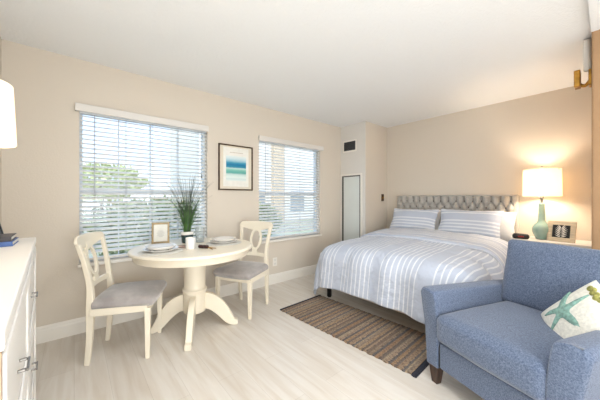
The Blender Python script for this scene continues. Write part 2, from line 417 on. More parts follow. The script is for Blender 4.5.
# horizontal blinds
def blind(X, val, label, wand_side, cords):
    x0, x1 = X; cx = (x0+x1)/2
    t = thing('window_blind', label, 'blind', (cx, WY+0.035, 0.62))
    zo = -0.62
    hw = (x1-x0)/2-0.006
    bm = bmesh.new()
    box(bm, val[0]-cx, val[1]-cx, -0.075, -0.060, 1.972+zo, 2.040+zo)
    box(bm, val[0]-cx, val[0]-cx+0.012, -0.060, -0.0362, 1.972+zo, 2.040+zo)
    box(bm, val[1]-cx-0.012, val[1]-cx, -0.060, -0.0362, 1.972+zo, 2.040+zo)
    finish('valance', bm, M['white'], t, bevel=0.003)
    B('headrail', M['vinyl'], t, (-hw, hw, -0.028, 0.028, 1.965+zo, 2.015+zo))
    bm = bmesh.new(); z = 1.945; pitch = 0.0412; k = 0
    tilt = math.radians(23)
    while z > 0.69:
        secs = []
        for e in (-hw, hw):
            s = []
            for q in range(5):
                u = -0.025+0.05*q/4; cr = 0.003*(1-(u/0.025)**2)
                s.append((e, u*math.cos(tilt)-cr*math.sin(tilt), z+zo+cr+u*math.sin(tilt)+0.0015))
            for q in range(4, -1, -1):
                u = -0.025+0.05*q/4; cr = 0.003*(1-(u/0.025)**2)
                s.append((e, u*math.cos(tilt), z+zo+cr+u*math.sin(tilt)-0.0015))
            secs.append(s)
        loft(bm, secs); z -= pitch
    finish('slats', bm, M['blind'], t)
    B('bottom_rail', M['white'], t, (-hw, hw, -0.026, 0.026, 0.632+zo, 0.655+zo), bevel=0.003)
    for c in cords:
        xx = -hw+2*hw*c
        bm = bmesh.new()
        for yy in (-0.027, 0.027):
            tube(bm, [(xx, yy, 0.65+zo), (xx, yy, 1.97+zo)], 0.0012, 5)
        tube(bm, [(xx+0.008, -0.029, 0.65+zo), (xx+0.008, -0.029, 1.97+zo)], 0.0012, 5)
        finish('ladder_cord', bm, M['cord'], t)
    bm = bmesh.new()
    xs = -hw+0.1 if wand_side < 0 else hw-0.1
    tube(bm, [(xs, -0.035, 1.96+zo), (xs, -0.037, 1.25+zo)], 0.0035, 6)
    finish('tilt_wand', bm, M['cord'], t)
    bm = bmesh.new()
    xs = hw-0.06
    tube(bm, [(xs, -0.033, 1.96+zo), (xs, -0.034, 1.47+zo)], 0.0015, 5)
    tube(bm, [(xs, -0.034, 1.475+zo), (xs, -0.034, 1.45+zo), (xs, -0.034, 1.43+zo)], [0.003, 0.007, 0.006], 8)
    finish('pull_cord', bm, M['greymetal'], t)
blind(W1, (0.005, 1.192), 'white horizontal slat blind over the window behind the round dining table', -1, (0.09, 0.3, 0.5, 0.72, 0.91))
blind(W2, (1.878, 3.093), 'white horizontal slat blind over the window nearest the bed', -1, (0.12, 0.37, 0.63, 0.88))

# ------------------------------------------------------------------ outside
struct(B('ground', M['lawn'], None, (-25, 40, WY+T+0.01, 45, -0.30, -0.12)))
def leaves(n, fn, size):
    bm = bmesh.new()
    for _ in range(n):
        p = fn(); d = Vector((random.uniform(-1, 1), random.uniform(-1, 1), random.uniform(-1, 1))).normalized()
        e = d.orthogonal().normalized(); e.rotate(Matrix.Rotation(random.uniform(0, 6.28), 3, d))
        f = d.cross(e); s = size*random.uniform(.6, 1.3)
        a = [p+e*s, p+f*s*.45, p-e*s, p-f*s*.45]
        bm.faces.new([bm.verts.new(q) for q in a])
    return bm
def blobpt(rx, ry, rz, c):
    d = Vector((random.gauss(0, 1), random.gauss(0, 1), random.gauss(0, 1))).normalized()
    k = random.uniform(.72, 1.0)
    kk = k*(1+0.18*noise.noise(d*2.3+Vector(c)))
    return Vector((c[0]+d.x*rx*kk, c[1]+d.y*ry*kk, c[2]+d.z*rz*kk))
shr = [(-4.1, 6.6, 1.15, 'leftmost'), (-1.4, 6.9, 1.25, ''), (1.3, 6.6, 1.1, ''), (4.0, 7.2, 1.0, '')]
slabs = ['leafy green shrub outside the first window, at its far left', 'leafy green shrub outside, behind the left half of the first window',
         'leafy green shrub outside, behind the right half of the first window', 'leafy green shrub outside, seen at the first window right edge']
for (x, y, h, _), lb in zip(shr, slabs):
    t = thing('shrub', lb, 'shrub', (x, y, -0.12), 0, 'shrubs outside the window')
    finish('foliage', leaves(2600, lambda: blobpt(1.25, .7, h/2+.12, (0, 0, h/2+.12)), .07), M['leafgreen'], t)
    bm = bmesh.new(); tube(bm, [(0, 0, 0), (0.05, 0, .4), (0.2, .1, .9)], [.04, .03, .01]); tube(bm, [(0, 0, .05), (-.3, 0, .8)], [.03, .01])
    finish('stem', bm, M['bark'], t)
for (x, y, h), lb in zip([(-4.2, 17, 3.6), (1.2, 19.5, 3.4)], ['yellow-green tree beyond the shrubs, seen at left of the first window', 'yellow-green tree beyond the shrubs, seen in the middle of the first window']):
    t = thing('tree', lb, 'tree', (x, y, -0.12))
    finish('crown', leaves(3000, lambda: blobpt(2.4, 1.6, h*.33, (0, 0, h*.66)), .16), M['leafyellow'], t)
    bm = bmesh.new(); tube(bm, [(0, 0, 0), (0.05, 0, h*.4), (-.1, 0, h*.8)], [.14, .1, .04]); finish('trunk', bm, M['bark'], t)
bld = thing('apartment_building', 'white stucco building with grey windows and tan pier outside the second window', 'building', (10.2, 13, -0.12))
B('wall', M['stucco'], bld, (-5.6, 9, 0, 5, 0, 6.8))
B('roof', M['tanstone'], bld, (-5.8, 9.2, -0.3, 5.2, 6.8, 7.0))
B('pier', M['tanstone'], bld, (-1.35, -0.55, -0.25, 0, 0, 6.8))
for wx in (-4.6, -2.9, 0.1, 2.2, 4.6):
    for wz in (0.45, 4.7):
        B('window', M['darkglass'], bld, (wx, wx+1.1, -0.04, 0, wz, wz+1.3))

# ------------------------------------------------------------------ wall fixtures
fp = thing('framed_print', 'framed abstract seascape print in blue and teal between the two windows', 'picture', ((1.32+1.787)/2, WY-0.001, 1.583))
hw, hh = 0.2335, 0.283
B('frame', M['bronze'], fp, (-hw, -hw+.016, -.024, 0, -hh, hh), (hw-.016, hw, -.024, 0, -hh, hh), (-hw+.016, hw-.016, -.024, 0, -hh, -hh+.016), (-hw+.016, hw-.016, -.024, 0, hh-.016, hh), bevel=.003)
B('mat_board', M['matboard'], fp, (-hw+.016, hw-.016, -.010, -.002, -hh+.016, hh-.016))
B('art_paper', M['paper'], fp, (-hw+.06, hw-.06, -.013, -.0101, -hh+.045, hh-.035), bevel=.0005)
def quad_uv(name, m, parent, x0, x1, z0, z1, y, thick=.001):
    bm = bmesh.new(); uvl = bm.loops.layers.uv.new('UVMap')
    box(bm, x0, x1, y, y+thick, z0, z1)
    for f in bm.faces:
        for lp in f.loops: lp[uvl].uv = ((lp.vert.co.x-x0)/(x1-x0), (lp.vert.co.z-z0)/(z1-z0)*0.98)
    return finish(name, bm, m, parent)
quad_uv('painting', M['seaart'], fp, -.137, .137, -.165, .145, -.0145)
B('caption', M['goldframe'], fp, *[(-.085+k*.018, -.085+k*.018+.012, -.0140, -.0131, .185, .190) for k in range(10)])
ou = thing('wall_outlet', 'white electrical outlet plate low on the wall below the second window', 'outlet', (2.152, WY-0.001, 0.305))
B('plate', M['trim'], ou, (-.037, .037, -.006, 0, -.06, .06), bevel=.002)
for s in (-1, 1):
    B('socket', M['white'], ou, (-.017, .017, -.008, -.006, s*.026-.014, s*.026+.014), bevel=.003)
vt = thing('air_vent', 'dark air vent grille in white frame high on the corner wall', 'vent', (3.559, 2.872, 2.082))
B('frame', M['trim'], vt, (-.008, 0, -.145, .145, -.10, .10), bevel=.002)
B('grille', M['ventdark'], vt, (-.0095, -.008, -.12, .12, -.075, .075), *[(-.014, -.0095, -.12, .12, -.072+k*.0165, -.065+k*.0165) for k in range(9)])
pn = thing('access_panel', 'tall narrow pale panel with dark inner trim on the corner wall', 'panel', (3.559, 2.84, 0.14))
yl, yr = 0.225, -0.225; ph = 1.47
B('outer_frame', M['trim'], pn, (-.02, 0, yl-.03, yl, 0, ph), (-.02, 0, yr, yr+.03, 0, ph), (-.02, 0, yr+.03, yl-.03, ph-.03, ph), bevel=.002)
B('inner_trim', M['greymetal'], pn, (-.014, 0, yl-.065, yl-.03, 0, ph-.03), (-.014, 0, yr+.03, yr+.05, 0, ph-.03), (-.014, 0, yr+.05, yl-.065, ph-.05, ph-.03), bevel=.001)
B('door_panel', M['palepanel'], pn, (-.010, 0, yr+.05, yl-.065, 0, ph-.05))
sw = thing('wall_switch', 'small dark brass switch plate on the side of the corner wall', 'switch', (4.05, 2.558, 1.21))
B('plate', M['bronze'], sw, (-.036, .036, -.006, 0, -.06, .06), bevel=.002)
B('toggle', M['brass'], sw, (-.009, .009, -.018, -.006, -.018, .018), bevel=.003)
sc = thing('wall_sconce', 'brass wall sconce with pale glass shade at top right beside the pillar', 'sconce', (3.04, 0.0925, 2.13))
bm = bmesh.new(); box(bm, -.05, .05, 0, .02, -.06, .06); finish('backplate', bm, M['brass'], sc, bevel=.006)
bm = bmesh.new(); box(bm, -.045, .045, .062, .098, -.055, .075); finish('bracket', bm, M['brass'], sc, bevel=.006)
bm = bmesh.new(); tube(bm, spline([(0, .015, -.02), (0, .04, -.05), (0, .07, -.03)], 5), .012); finish('arm', bm, M['brass'], sc, smooth=True)
bm = bmesh.new(); lathe(bm, [(.016, .06), (.022, .07), (.024, .30), (.021, .30), (.019, .075), (.0, .072)], 24, (0, .026), cap=False); finish('glass_shade', bm, M['ceramic'], sc, smooth=40)

# ------------------------------------------------------------------ rug
a = math.radians(-3.5)
rg = thing('area_rug', 'woven brown and grey jute rug with dark bound ends beside the bed', 'rug', (2.02, 1.59, 0), a*0+math.radians(2.5))
def rug_bm(w, l, h, z0, nx, ny, y0, y1):
    bm = bmesh.new(); uvl = bm.loops.layers.uv.new('UVMap'); top = []; bot = []
    for i in range(nx+1):
        r1 = []; r2 = []
        for j in range(ny+1):
            x = -w/2+w*i/nx; y = y0+(y1-y0)*j/ny
            e = 0.004*noise.noise(Vector((x*3, y*9, 1))) if 0 < i < nx else (0.004*math.sin(y*90)+.002*math.sin(y*53))
            zz = z0+h+0.0012*math.sin(y*260)
            r1.append(bm.verts.new((x+(e if i in (0, nx) else 0), y, zz))); r2.append(bm.verts.new((x+(e if i in (0, nx) else 0), y, z0)))
        top.append(r1); bot.append(r2)
    for i in range(nx):
        for j in range(ny):
            bm.faces.new((top[i][j], top[i+1][j], top[i+1][j+1], top[i][j+1])); bm.faces.new((bot[i][j], bot[i][j+1], bot[i+1][j+1], bot[i+1][j]))
    for j in range(ny):
        bm.faces.new((top[0][j], top[0][j+1], bot[0][j+1], bot[0][j])); bm.faces.new((top[nx][j], bot[nx][j], bot[nx][j+1], top[nx][j+1]))
    for i in range(nx):
        bm.faces.new((top[i][0], bot[i][0], bot[i+1][0], top[i+1][0])); bm.faces.new((top[i][ny], top[i+1][ny], bot[i+1][ny], bot[i][ny]))
    for f in bm.faces:
        for lp in f.loops: lp[uvl].uv = (lp.vert.co.x, lp.vert.co.y+2)
    return bm
finish('weave', rug_bm(.62, 1.5, .009, 0.0005, 8, 300, -.70, .70), M['rug'], rg)
finish('binding', rug_bm(.628, 1.5, .012, 0.0005, 6, 4, -.735, -.70), M['darkband'], rg)
finish('binding', rug_bm(.628, 1.5, .012, 0.0005, 6, 4, .70, .725), M['darkband'], rg)

# ------------------------------------------------------------------ bed
BX0, BX1, BYa, BYb = 2.27, 4.08, 0.72, 2.33     # mattress foot, head, right, left
bed = thing('bed', 'queen bed with tufted grey upholstered headboard and beige base', 'bed', ((BX0+BX1)/2, (BYa+BYb)/2, 0))
bx, by = (BX0+BX1)/2, (BYa+BYb)/2
def BL_(x0, x1, y0, y1, z0, z1): return (x0-bx, x1-bx, y0-by, y1-by, z0, z1)
B('bed_base', M['platform'], bed, BL_(BX0+.03, BX1, BYa+.02, BYb-.02, .135, .30), bevel=.02)
for x in (BX0+.1, 3.2, BX1-.1):
    for y in (BYa+.1, BYb-.1):
        bm = bmesh.new(); lathe(bm, [(.022, 0.0), (.028, .01), (.03, .135)], 16, (x-bx, y-by)); finish('leg', bm, M['black'], bed, smooth=40)
bm = soft(BX1-BX0, BYb-BYa, .26, .06, (0, 0, .01), 12)
bmesh.ops.translate(bm, verts=bm.verts, vec=(0, 0, .43)); finish('mattress', bm, M['mattress'], bed, smooth=True)
# headboard
hbw, hbz0, hbz1 = 1.60, .25, 1.245
nY, nZ = 200, 120
DY, DZ = .104, .165
yc, zt = 0.735+hbw/2, 1.155
def hb_h(y, z):
    if abs(y-yc) > hbw/2-.045 or z > hbz1-.018:
        e = min(hbw/2-abs(y-yc), hbz1-z); e = max(e, 0)
        return .028*min(1, (e/.02))**.5
    p, q = (y-yc)/DY+(z-zt)/DZ, (y-yc)/DY-(z-zt)/DZ
    if z > zt: p, q = (y-yc)/DY, (y-yc)/DY
    s = (abs(math.sin(PI*p))*abs(math.sin(PI*q)))
    dp, dq = p-round(p), q-round(q)
    d = math.hypot(dp, dq) if (round(p)+round(q)) % 2 == 0 or True else 1
    return .0+.052*s**.5-.010*math.exp(-(d/.13)**2)
bm = bmesh.new(); fr = []; X0 = HX-.005
for i in range(nY+1):
    r = []
    for j in range(nZ+1):
        y = yc-hbw/2+hbw*i/nY; z = hbz0+(hbz1-hbz0)*j/nZ
        r.append(bm.verts.new((X0-.055-hb_h(y, z)-bx, y-by, z)))
    fr.append(r)
for i in range(nY):
    for j in range(nZ): bm.faces.new((fr[i][j], fr[i][j+1], fr[i+1][j+1], fr[i+1][j]))
rim = [fr[i][0] for i in range(nY+1)]+[fr[nY][j] for j in range(1, nZ+1)]+[fr[i][nZ] for i in range(nY-1, -1, -1)]+[fr[0][j] for j in range(nZ-1, 0, -1)]
back = [bm.verts.new((X0-bx, v.co.y, v.co.z)) for v in rim]
for k in range(len(rim)):
    k2 = (k+1) % len(rim); bm.faces.new((rim[k], rim[k2], back[k2], back[k]))
bm.faces.new(back)
hb = finish('headboard', bm, M['linen'], bed, smooth=50)
bmb = bmesh.new(); bmesh.ops.create_uvsphere(bmb, u_segments=12, v_segments=8, radius=.015, matrix=Matrix.Scale(.6, 4, V(1, 0, 0)))
btn = None
for r in range(0, 7):
    z = zt-r*DZ/2
    if z < .80: break
    for k in range(-14, 15):
        if (k+r) % 2: continue
        y = yc+k*DY/2
        if abs(y-yc) > hbw/2-.06: continue
        if btn is None:
            btn = finish('button', bmb, M['button'], hb, smooth=True); o = btn
        else:
            o = btn.copy(); COL.objects.link(o); o.parent = hb
        o.location = (X0-.055+.003-bx, y-by, z)
for k in (-.6, .6):
    B('leg', M['black'], bed, (X0-.05-bx, X0-.005-bx, yc-by+k-.03, yc-by+k+.03, 0, .25))

# duvet
TOP = .615
def drape(ex, ey, sx, sy, top, r=.20, flare=.16, zmin=.03):
    """horizontal push and height for a cloth point ex beyond the foot edge and ey beyond a side edge"""
    d = math.hypot(ex, ey)
    if d < 1e-9: return 0, 0, top
    if d < r*PI/2: out = r*math.sin(d/r); z = top-r*(1-math.cos(d/r))
    else:
        rest = d-r*PI/2; out = r+flare*rest; z = top-r-rest
    if z < zmin: out += (zmin-z)*.45; z = zmin+.012*math.sin(d*40)
    return out*ex/d*sx, out*ey/d*sy, z
def duvet_mesh(xfoot, xhead, drop_f, drop_s, off=0.0, nx=110, ny=150, fold_edge=None, name='duvet', m=None, parent=None, thick=.03, foot=True):
    y0, y1 = BYa+.17, BYb-.17; W = y1-y0
    bm = bmesh.new(); uvl = bm.loops.layers.uv.new('UVMap'); g = []; uv = {}
    Ls = W+2*drop_s; Lt = (xhead-xfoot)+(drop_f if foot else 0)
    for i in range(nx+1):
        row = []
        t = Lt*i/nx-(drop_f if foot else 0)
        for j in range(ny+1):
            s = Ls*j/ny-drop_s
            ex = max(0, -t) if foot else 0; ey = max(0, -s, s-W)
            sy = -1 if s < 0 else 1
            bxp = xfoot+max(0, t); byp = y0+min(max(0, s), W)
            # crowned top
            u = (byp-y0)/W*2-1; k = (bxp-xfoot)/(BX1-xfoot)
            top = TOP+off+.035*(1-u*u)+.035*min(1, k*2)**.7
            ox, oy, z = drape(ex, ey, -1, sy, top)
            q = Vector((s*3.2, t*3.2, 3.1+off))
            nz = noise.noise(q)*.018+noise.noise(q*2.6)*.007
            hang = min(1, max(ex, ey)/.15)
            # hanging folds
            if ex >= ey and ex > 0:
                fo = (math.sin(s*17+2*noise.noise(Vector((s*2, 0, 1))))*.014+noise.noise(Vector((s*6, t, 5)))*.02)*hang
                ox -= fo+.01
            elif ey > 0:
                fo = (math.sin(t*15+2*noise.noise(Vector((t*2, 0, 7))))*.016+noise.noise(Vector((t*6, s, 9)))*.02)*hang
                oy += sy*(fo+.01)
            p = Vector((bxp+ox, byp+oy, z+nz*(1-.6*hang)))
            if p.z < .025: p.z = .025
            if foot is False and (i == 0 or i == 1):
                p.z -= .012 if i == 0 else 0
            v = bm.verts.new(p); uv[v] = (s+5.02, t+5); row.append(v)
        g.append(row)
    for i in range(nx):
        for j in range(ny):
            f = bm.faces.new((g[i][j], g[i+1][j], g[i+1][j+1], g[i][j+1]))
            for lp in f.loops: lp[uvl].uv = uv[lp.vert]
    o = finish(name, bm, m, parent, smooth=True)
    md = o.modifiers.new('s', 'SOLIDIFY'); md.thickness = thick; md.offset = 1
    md2 = o.modifiers.new('b', 'SUBSURF'); md2.levels = 1; md2.render_levels = 1
    return o
dv = duvet_mesh(2.44, 3.72, .56, .50, m=M['duvet'], name='duvet')
tag(dv, 'pale blue and white striped duvet draped over the bed', 'duvet')
fo = duvet_mesh(3.12, 3.71, 0, .50, off=.062, nx=40, ny=150, name='duvet_fold', m=M['duvetfold'], parent=dv, thick=.03, foot=False)

def lean_pillow(name, label, w, h, t, x, y, zb, tilt, seed, m, flange, roty=0.0, group=None, rz=0.0):
    bm = pillow_bm(w, h, t, seed, flange)
    bmesh.ops.translate(bm, verts=bm.verts, vec=(0, 0, h/2))
    o = finish(name, bm, m, None, smooth=True)
    o.rotation_euler = (0, 0, 0)
    # pillow plane XZ with front -Y : turn to face -X, lean back
    o.matrix_world = Matrix.Translation((x, y, zb)) @ Matrix.Rotation(-PI/2+rz, 4, 'Z') @ Matrix.Rotation(-tilt, 4, 'X') @ Matrix.Rotation(roty, 4, 'Y')
    sb = o.modifiers.new('s', 'SUBSURF'); sb.levels = 1; sb.render_levels = 1
    return tag(o, label, 'pillow', group)
lean_pillow('pillow', 'white pillow behind the left striped sham against the headboard', .70, .385, .13, 4.005, 1.93, .655, .12, 3, M['whitecotton'], .05, group='white pillows at the headboard')
lean_pillow('pillow', 'white pillow behind the right striped sham, showing beside the lamp', .76, .385, .13, 3.995, 1.10, .655, .12, 9, M['whitecotton'], .05, group='white pillows at the headboard')
lean_pillow('pillow_sham', 'blue and white striped pillow sham on the left side of the bed', .72, .40, .15, 3.775, 1.93, .685, .46, 5, M['sham'], .07, group='striped pillow shams')
lean_pillow('pillow_sham', 'blue and white striped pillow sham on the right side, nearest the lamp', .74, .41, .15, 3.76, 1.19, .685, .44, 13, M['sham'], .07, group='striped pillow shams')

# ------------------------------------------------------------------ nightstand and its things
ns = thing('nightstand', 'white nightstand to the right of the bed, under the glowing lamp', 'nightstand', (3.97, .425, 0))
B('body', M['white'], ns, (-.205, .215, -.29, .29, .06, .715), bevel=.003)
B('top', M['white'], ns, (-.225, .225, -.305, .305, .715, .745), bevel=.004)
for z0, z1 in ((.52, .695), (.31, .505), (.10, .295)):
    d = B('drawer', M['white'], ns, (-.222, -.205, -.27, .27, z0, z1), (-.228, -.222, -.27, -.235, z0, z1), (-.228, -.222, .235, .27, z0, z1), (-.228, -.222, -.235, .235, z1-.025, z1), (-.228, -.222, -.235, .235, z0, z0+.025), bevel=.002)
    bm = bmesh.new(); tube(bm, [(-.222, 0, (z0+z1)/2), (-.238, 0, (z0+z1)/2), (-.246, 0, (z0+z1)/2)], [.006, .012, .010], 12); finish('knob', bm, M['chrome'], d, smooth=40)
for x in (-.18, .19):
    for y in (-.265, .265): B('leg', M['white'], ns, (x-.02, x+.02, y-.02, y+.02, 0, .06))

def lamp_shade(parent, r0, r1, z0, z1):
    bm = bmesh.new(); lathe(bm, [(r0, z0), (r1, z1), (r1-.003, z1), (r0-.003, z0), (r0, z0)], 64, cap=False)
    finish('lamp_shade', bm, M['shade'], parent, smooth=60)
lm = thing('table_lamp', 'table lamp with pale green bottle base and lit white drum shade', 'lamp', (3.96, .50, .745))
bm = bmesh.new()
lathe(bm, [(.045, 0), (.05, .008), (.062, .03), (.078, .07), (.083, .10), (.078, .135), (.060, .165), (.040, .185), (.031, .21), (.029, .30), (.027, .385), (.030, .40), (.026, .405)], 48)
finish('base', bm, M['celadon'], lm, smooth=50)
bm = bmesh.new(); lathe(bm, [(.012, .405), (.012, .45), (.018, .452), (.018, .50), (.004, .50), (.004, .79)], 16)
for k in range(3):
    a2 = k*2*PI/3; tube(bm, [(0, 0, .765), (.172*math.cos(a2), .172*math.sin(a2), .765)], .002, 6)
finish('stem', bm, M['chrome'], lm, smooth=40)
bm = bmesh.new(); bmesh.ops.create_uvsphere(bm, u_segments=16, v_segments=10, radius=.012, matrix=Matrix.Translation((0, 0, .80))); finish('finial', bm, M['chrome'], lm, smooth=True)
lamp_shade(lm, .165, .160, .478, .775)
pf = thing('photo_frame', 'pale wood photo frame with dark palm leaf print beside the green lamp', 'photo frame', (3.86, .345, .748), -PI/2+math.radians(-14))
def easel_frame(t, w, h, bw, mf, mi, tilt, dep=.014):
    R = Matrix.Rotation(-tilt, 4, 'X')
    B('frame', mf, t, (-w/2, -w/2+bw, 0, dep, 0, h), (w/2-bw, w/2, 0, dep, 0, h), (-w/2+bw, w/2-bw, 0, dep, 0, bw), (-w/2+bw, w/2-bw, 0, dep, h-bw, h), mtx=R, bevel=.002)
    B('print', mi, t, (-w/2+bw, w/2-bw, .004, dep-.003, bw, h-bw), mtx=R)
    B('easel_back', M['bronze'], t, (-.02, .02, dep, dep+.003, .0, h*.7), mtx=Matrix.Translation((0, h*.7*math.sin(tilt)*2.2, 0)) @ Matrix.Rotation(tilt*1.3, 4, 'X'))
    return R
R = easel_frame(pf, .225, .215, .042, M['paleframe'], M['black'], .2)
bm = bmesh.new()
def leafstroke(bm, x, z, ang, ln, wd):
    d = Vector((math.cos(ang), 0, math.sin(ang))); n = Vector((-d.z, 0, d.x)); o = Vector((x, 0, z))
    pts = [o, o+d*ln*.4+n*wd, o+d*ln, o+d*ln*.4-n*wd]
    loft(bm, [[p+Vector((0, y, 0)) for p in pts] for y in (.0012, .0039)])
for k in range(7):
    zz = .046+k*.015
    for s in (0, 1):
        an = (.45+k*.09) if not s else PI-(.45+k*.09)
        leafstroke(bm, 0, zz, an, .066-abs(k-3)*.004, .0050)
bmesh.ops.transform(bm, matrix=R, verts=bm.verts)
finish('leaf_motif', bm, M['paper'], pf)
ck = thing('alarm_clock', 'small black rounded alarm clock on the nightstand near the pillow', 'clock', (3.83, .66, .745), -PI/2+.2)
bm = soft(.15, .075, .055, .024, (0, 0, .004), 10); bmesh.ops.translate(bm, verts=bm.verts, vec=(0, 0, .0275)); finish('case', bm, M['black'], ck, smooth=True)
B('display', M['led'], ck, (-.026, .026, -.0415, -.036, .022, .034), bevel=.001)

# ------------------------------------------------------------------ armchair
ac = thing('armchair', 'denim blue upholstered armchair with flared arms and dark wood legs', 'armchair', (2.033, .313, 0), math.radians(-109.7))
# local: front -y, x to the chair's (picture-right) side
def arm(s):
    secs = []
    for y, zt_, th, fl in ((-.405, .602, .085, .045), (-.395, .608, .098, .05), (-.37, .611, .102, .05), (-.1, .600, .10, .045), (.2, .590, .095, .04), (.44, .578, .09, .035)):
        xi = .278
        prof = []
        # inner bottom -> inner top -> rounded top -> outer -> outer bottom
        pts = [(xi, .12), (xi, .40), (xi+fl*.35, zt_-.06), (xi+fl*.6, zt_-.015), (xi+fl+th*.35, zt_), (xi+fl+th*.8, zt_-.006), (xi+fl+th, zt_-.035), (xi+fl*.7+th, zt_-.12), (xi+fl*.2+th, .36), (xi+th*.95, .12)]
        for px, pz in pts: prof.append((s*px, y, pz))
        secs.append(prof)
    bm = bmesh.new(); loft(bm, secs)
    o = finish('arm', bm, M['denim'], ac, smooth=35, bevel=.012, bseg=3)
    return o
arm(-1); arm(1)
B('seat_rail', M['denim'], ac, (-.277, .277, -.395, .44, .125, .290), bevel=.015, bseg=3)
bm = soft(.565, .80, .175, .040, (.004, .01, .022), 22, 2, .004)
bmesh.ops.translate(bm, verts=bm.verts, vec=(0, -.030, .385)); finish('seat_cushion', bm, M['denim'], ac, smooth=True)
B('back_frame', M['denim'], ac, (-.34, .34, 0, .11, .0, .66), bevel=.035, bseg=4, mtx=Matrix.Translation((0, .40, .125)) @ Matrix.Rotation(-.12, 4, 'X'))
bm = soft(.60, .20, .44, .030, (.006, .045, .014), 22, 5, .006)
bmesh.ops.transform(bm, matrix=Matrix.Translation((0, .350, .668)) @ Matrix.Rotation(-.20, 4, 'X'), verts=bm.verts); bc = finish('back_cushion', bm, M['denim'], ac, smooth=True)
for x in (-.325, .325):
    for y in (-.36, .40):
        bm = bmesh.new(); sp = -.0 if y < 0 else .04
        loft(bm, [[(x-.02, y-.02+sp, 0), (x+.02, y-.02+sp, 0), (x+.02, y+.02+sp, 0), (x-.02, y+.02+sp, 0)], [(x-.034, y-.034, .13), (x+.034, y-.034, .13), (x+.034, y+.034, .13), (x-.034, y+.034, .13)]])
        finish('leg', bm, M['walnut'], ac, bevel=.003)
# starfish pillow
sp_ = thing('throw_pillow', 'cream throw pillow with teal starfish leaning in the blue armchair', 'pillow', (0, 0, 0))
bm = pillow_bm(.37, .37, .14, 21, 0.0, .008); pw = finish('cover', bm, M['pillowcream'], sp_, smooth=True)
md = pw.modifiers.new('s', 'SUBSURF'); md.levels = 1; md.render_levels = 1
def psurf(x, z, w=.37, h=.37, t=.14):
    u, v = x/(w/2), z/(h/2)
    return -t/2*max(0, (1-min(1, abs(u))**2.6)*(1-min(1, abs(v))**2.6))**.55
def star_bm(cx, cz, r, rot):
    bm = bmesh.new(); nA, nR = 80, 8; rows = []
    for k in range(nR+1):
        row = []
        for i in range(nA):
            a3 = 2*PI*i/nA
            ph = ((a3*5/(2*PI)) % 1)*2-1
            arm_ = 1-abs(ph)
            rr = r*(.30+.70*(1-abs(math.sin(5*a3/2)))**1.7)*(1+.1*math.sin(a3+1))
            q = k/nR*rr
            aa = a3+rot+.25*(q/r)*math.sin(a3*2)
            x, z = cx+q*math.cos(aa), cz+q*math.sin(aa)
            lift = .006+.006*(1-(k/nR)**2)
            row.append(bm.verts.new((x, psurf(x, z)-lift, z)))
        rows.append(row)
    for a_, b_ in zip(rows, rows[1:]):
        for i in range(nA):
            j = (i+1) % nA; bm.faces.new((a_[i], a_[j], b_[j], b_[i]))
    bmesh.ops.remove_doubles(bm, verts=bm.verts, dist=1e-5)
    ret = bmesh.ops.extrude_face_region(bm, geom=bm.faces[:])
    bmesh.ops.translate(bm, verts=[v for v in ret['geom'] if isinstance(v, bmesh.types.BMVert)], vec=(0, .012, 0))
    return bm
finish('starfish_applique', star_bm(-.045, -.01, .135, .3), M['teal'], sp_, smooth=50)['label'] = 'teal starfish'
bm = bmesh.new()
for k in range(6):
    bmesh.ops.create_uvsphere(bm, u_segments=10, v_segments=8, radius=.016, matrix=Matrix.Translation((-.11+.018*k, psurf(-.11+.018*k, .150+.008*(k%2))-.001, .150+.008*(k%2))) @ Matrix.Scale(.5, 4, V(0, 1, 0)))
finish('corner_applique', bm, M['moss'], sp_, smooth=True)['label'] = 'yellow-green corner motif'
PILLOW = sp_

# ------------------------------------------------------------------ dining table
tb = thing('dining_table', 'round cream pedestal dining table with four curved feet', 'table', (.85, 2.50, 0))
TR = .525
bm = bmesh.new(); lathe(bm, [(.02, .732), (TR-.02, .732), (TR-.006, .735), (TR, .745), (TR-.004, .757), (TR-.012, .762), (TR-.03, .7635), (.02, .7635)], 96); finish('tabletop', bm, M['cream'], tb, smooth=40)
bm = bmesh.new(); lathe(bm, [(.45, .682), (.485, .682), (.490, .69), (.490, .732), (.45, .732), (.45, .682)], 96, cap=False); finish('apron', bm, M['cream'], tb, smooth=40)
bm = bmesh.new()
lathe(bm, [(.08, .155), (.095, .165), (.100, .20), (.100, .30), (.100, .345), (.107, .352), (.107, .370), (.097, .378), (.092, .40), (.094, .52), (.097, .60), (.10, .66), (.13, .68), (.16, .732)], 64)
finish('pedestal', bm, M['cream'], tb, smooth=40)
a0 = math.atan2(2.21-2.50, .705-.85)
for k in range(4):
    an = a0+k*PI/2
    d = Vector((math.cos(an), math.sin(an), 0)); sd = Vector((-math.sin(an), math.cos(an), 0))
    pts = spline([d*.06+Vector((0, 0, .26)), d*.15+Vector((0, 0, .235)), d*.23+Vector((0, 0, .165)), d*.30+Vector((0, 0, .07)), d*.34+Vector((0, 0, .030)), d*.388+Vector((0, 0, .022))], 5)
    n_ = len(pts)
    bm = bmesh.new(); sweep_rect(bm, pts, interp([.052, .052, .05, .048, .05, .052], n_), interp([.15, .14, .12, .09, .058, .044], n_), sd)
    finish('leg', bm, M['cream'], tb, smooth=35, bevel=.006, bseg=3)

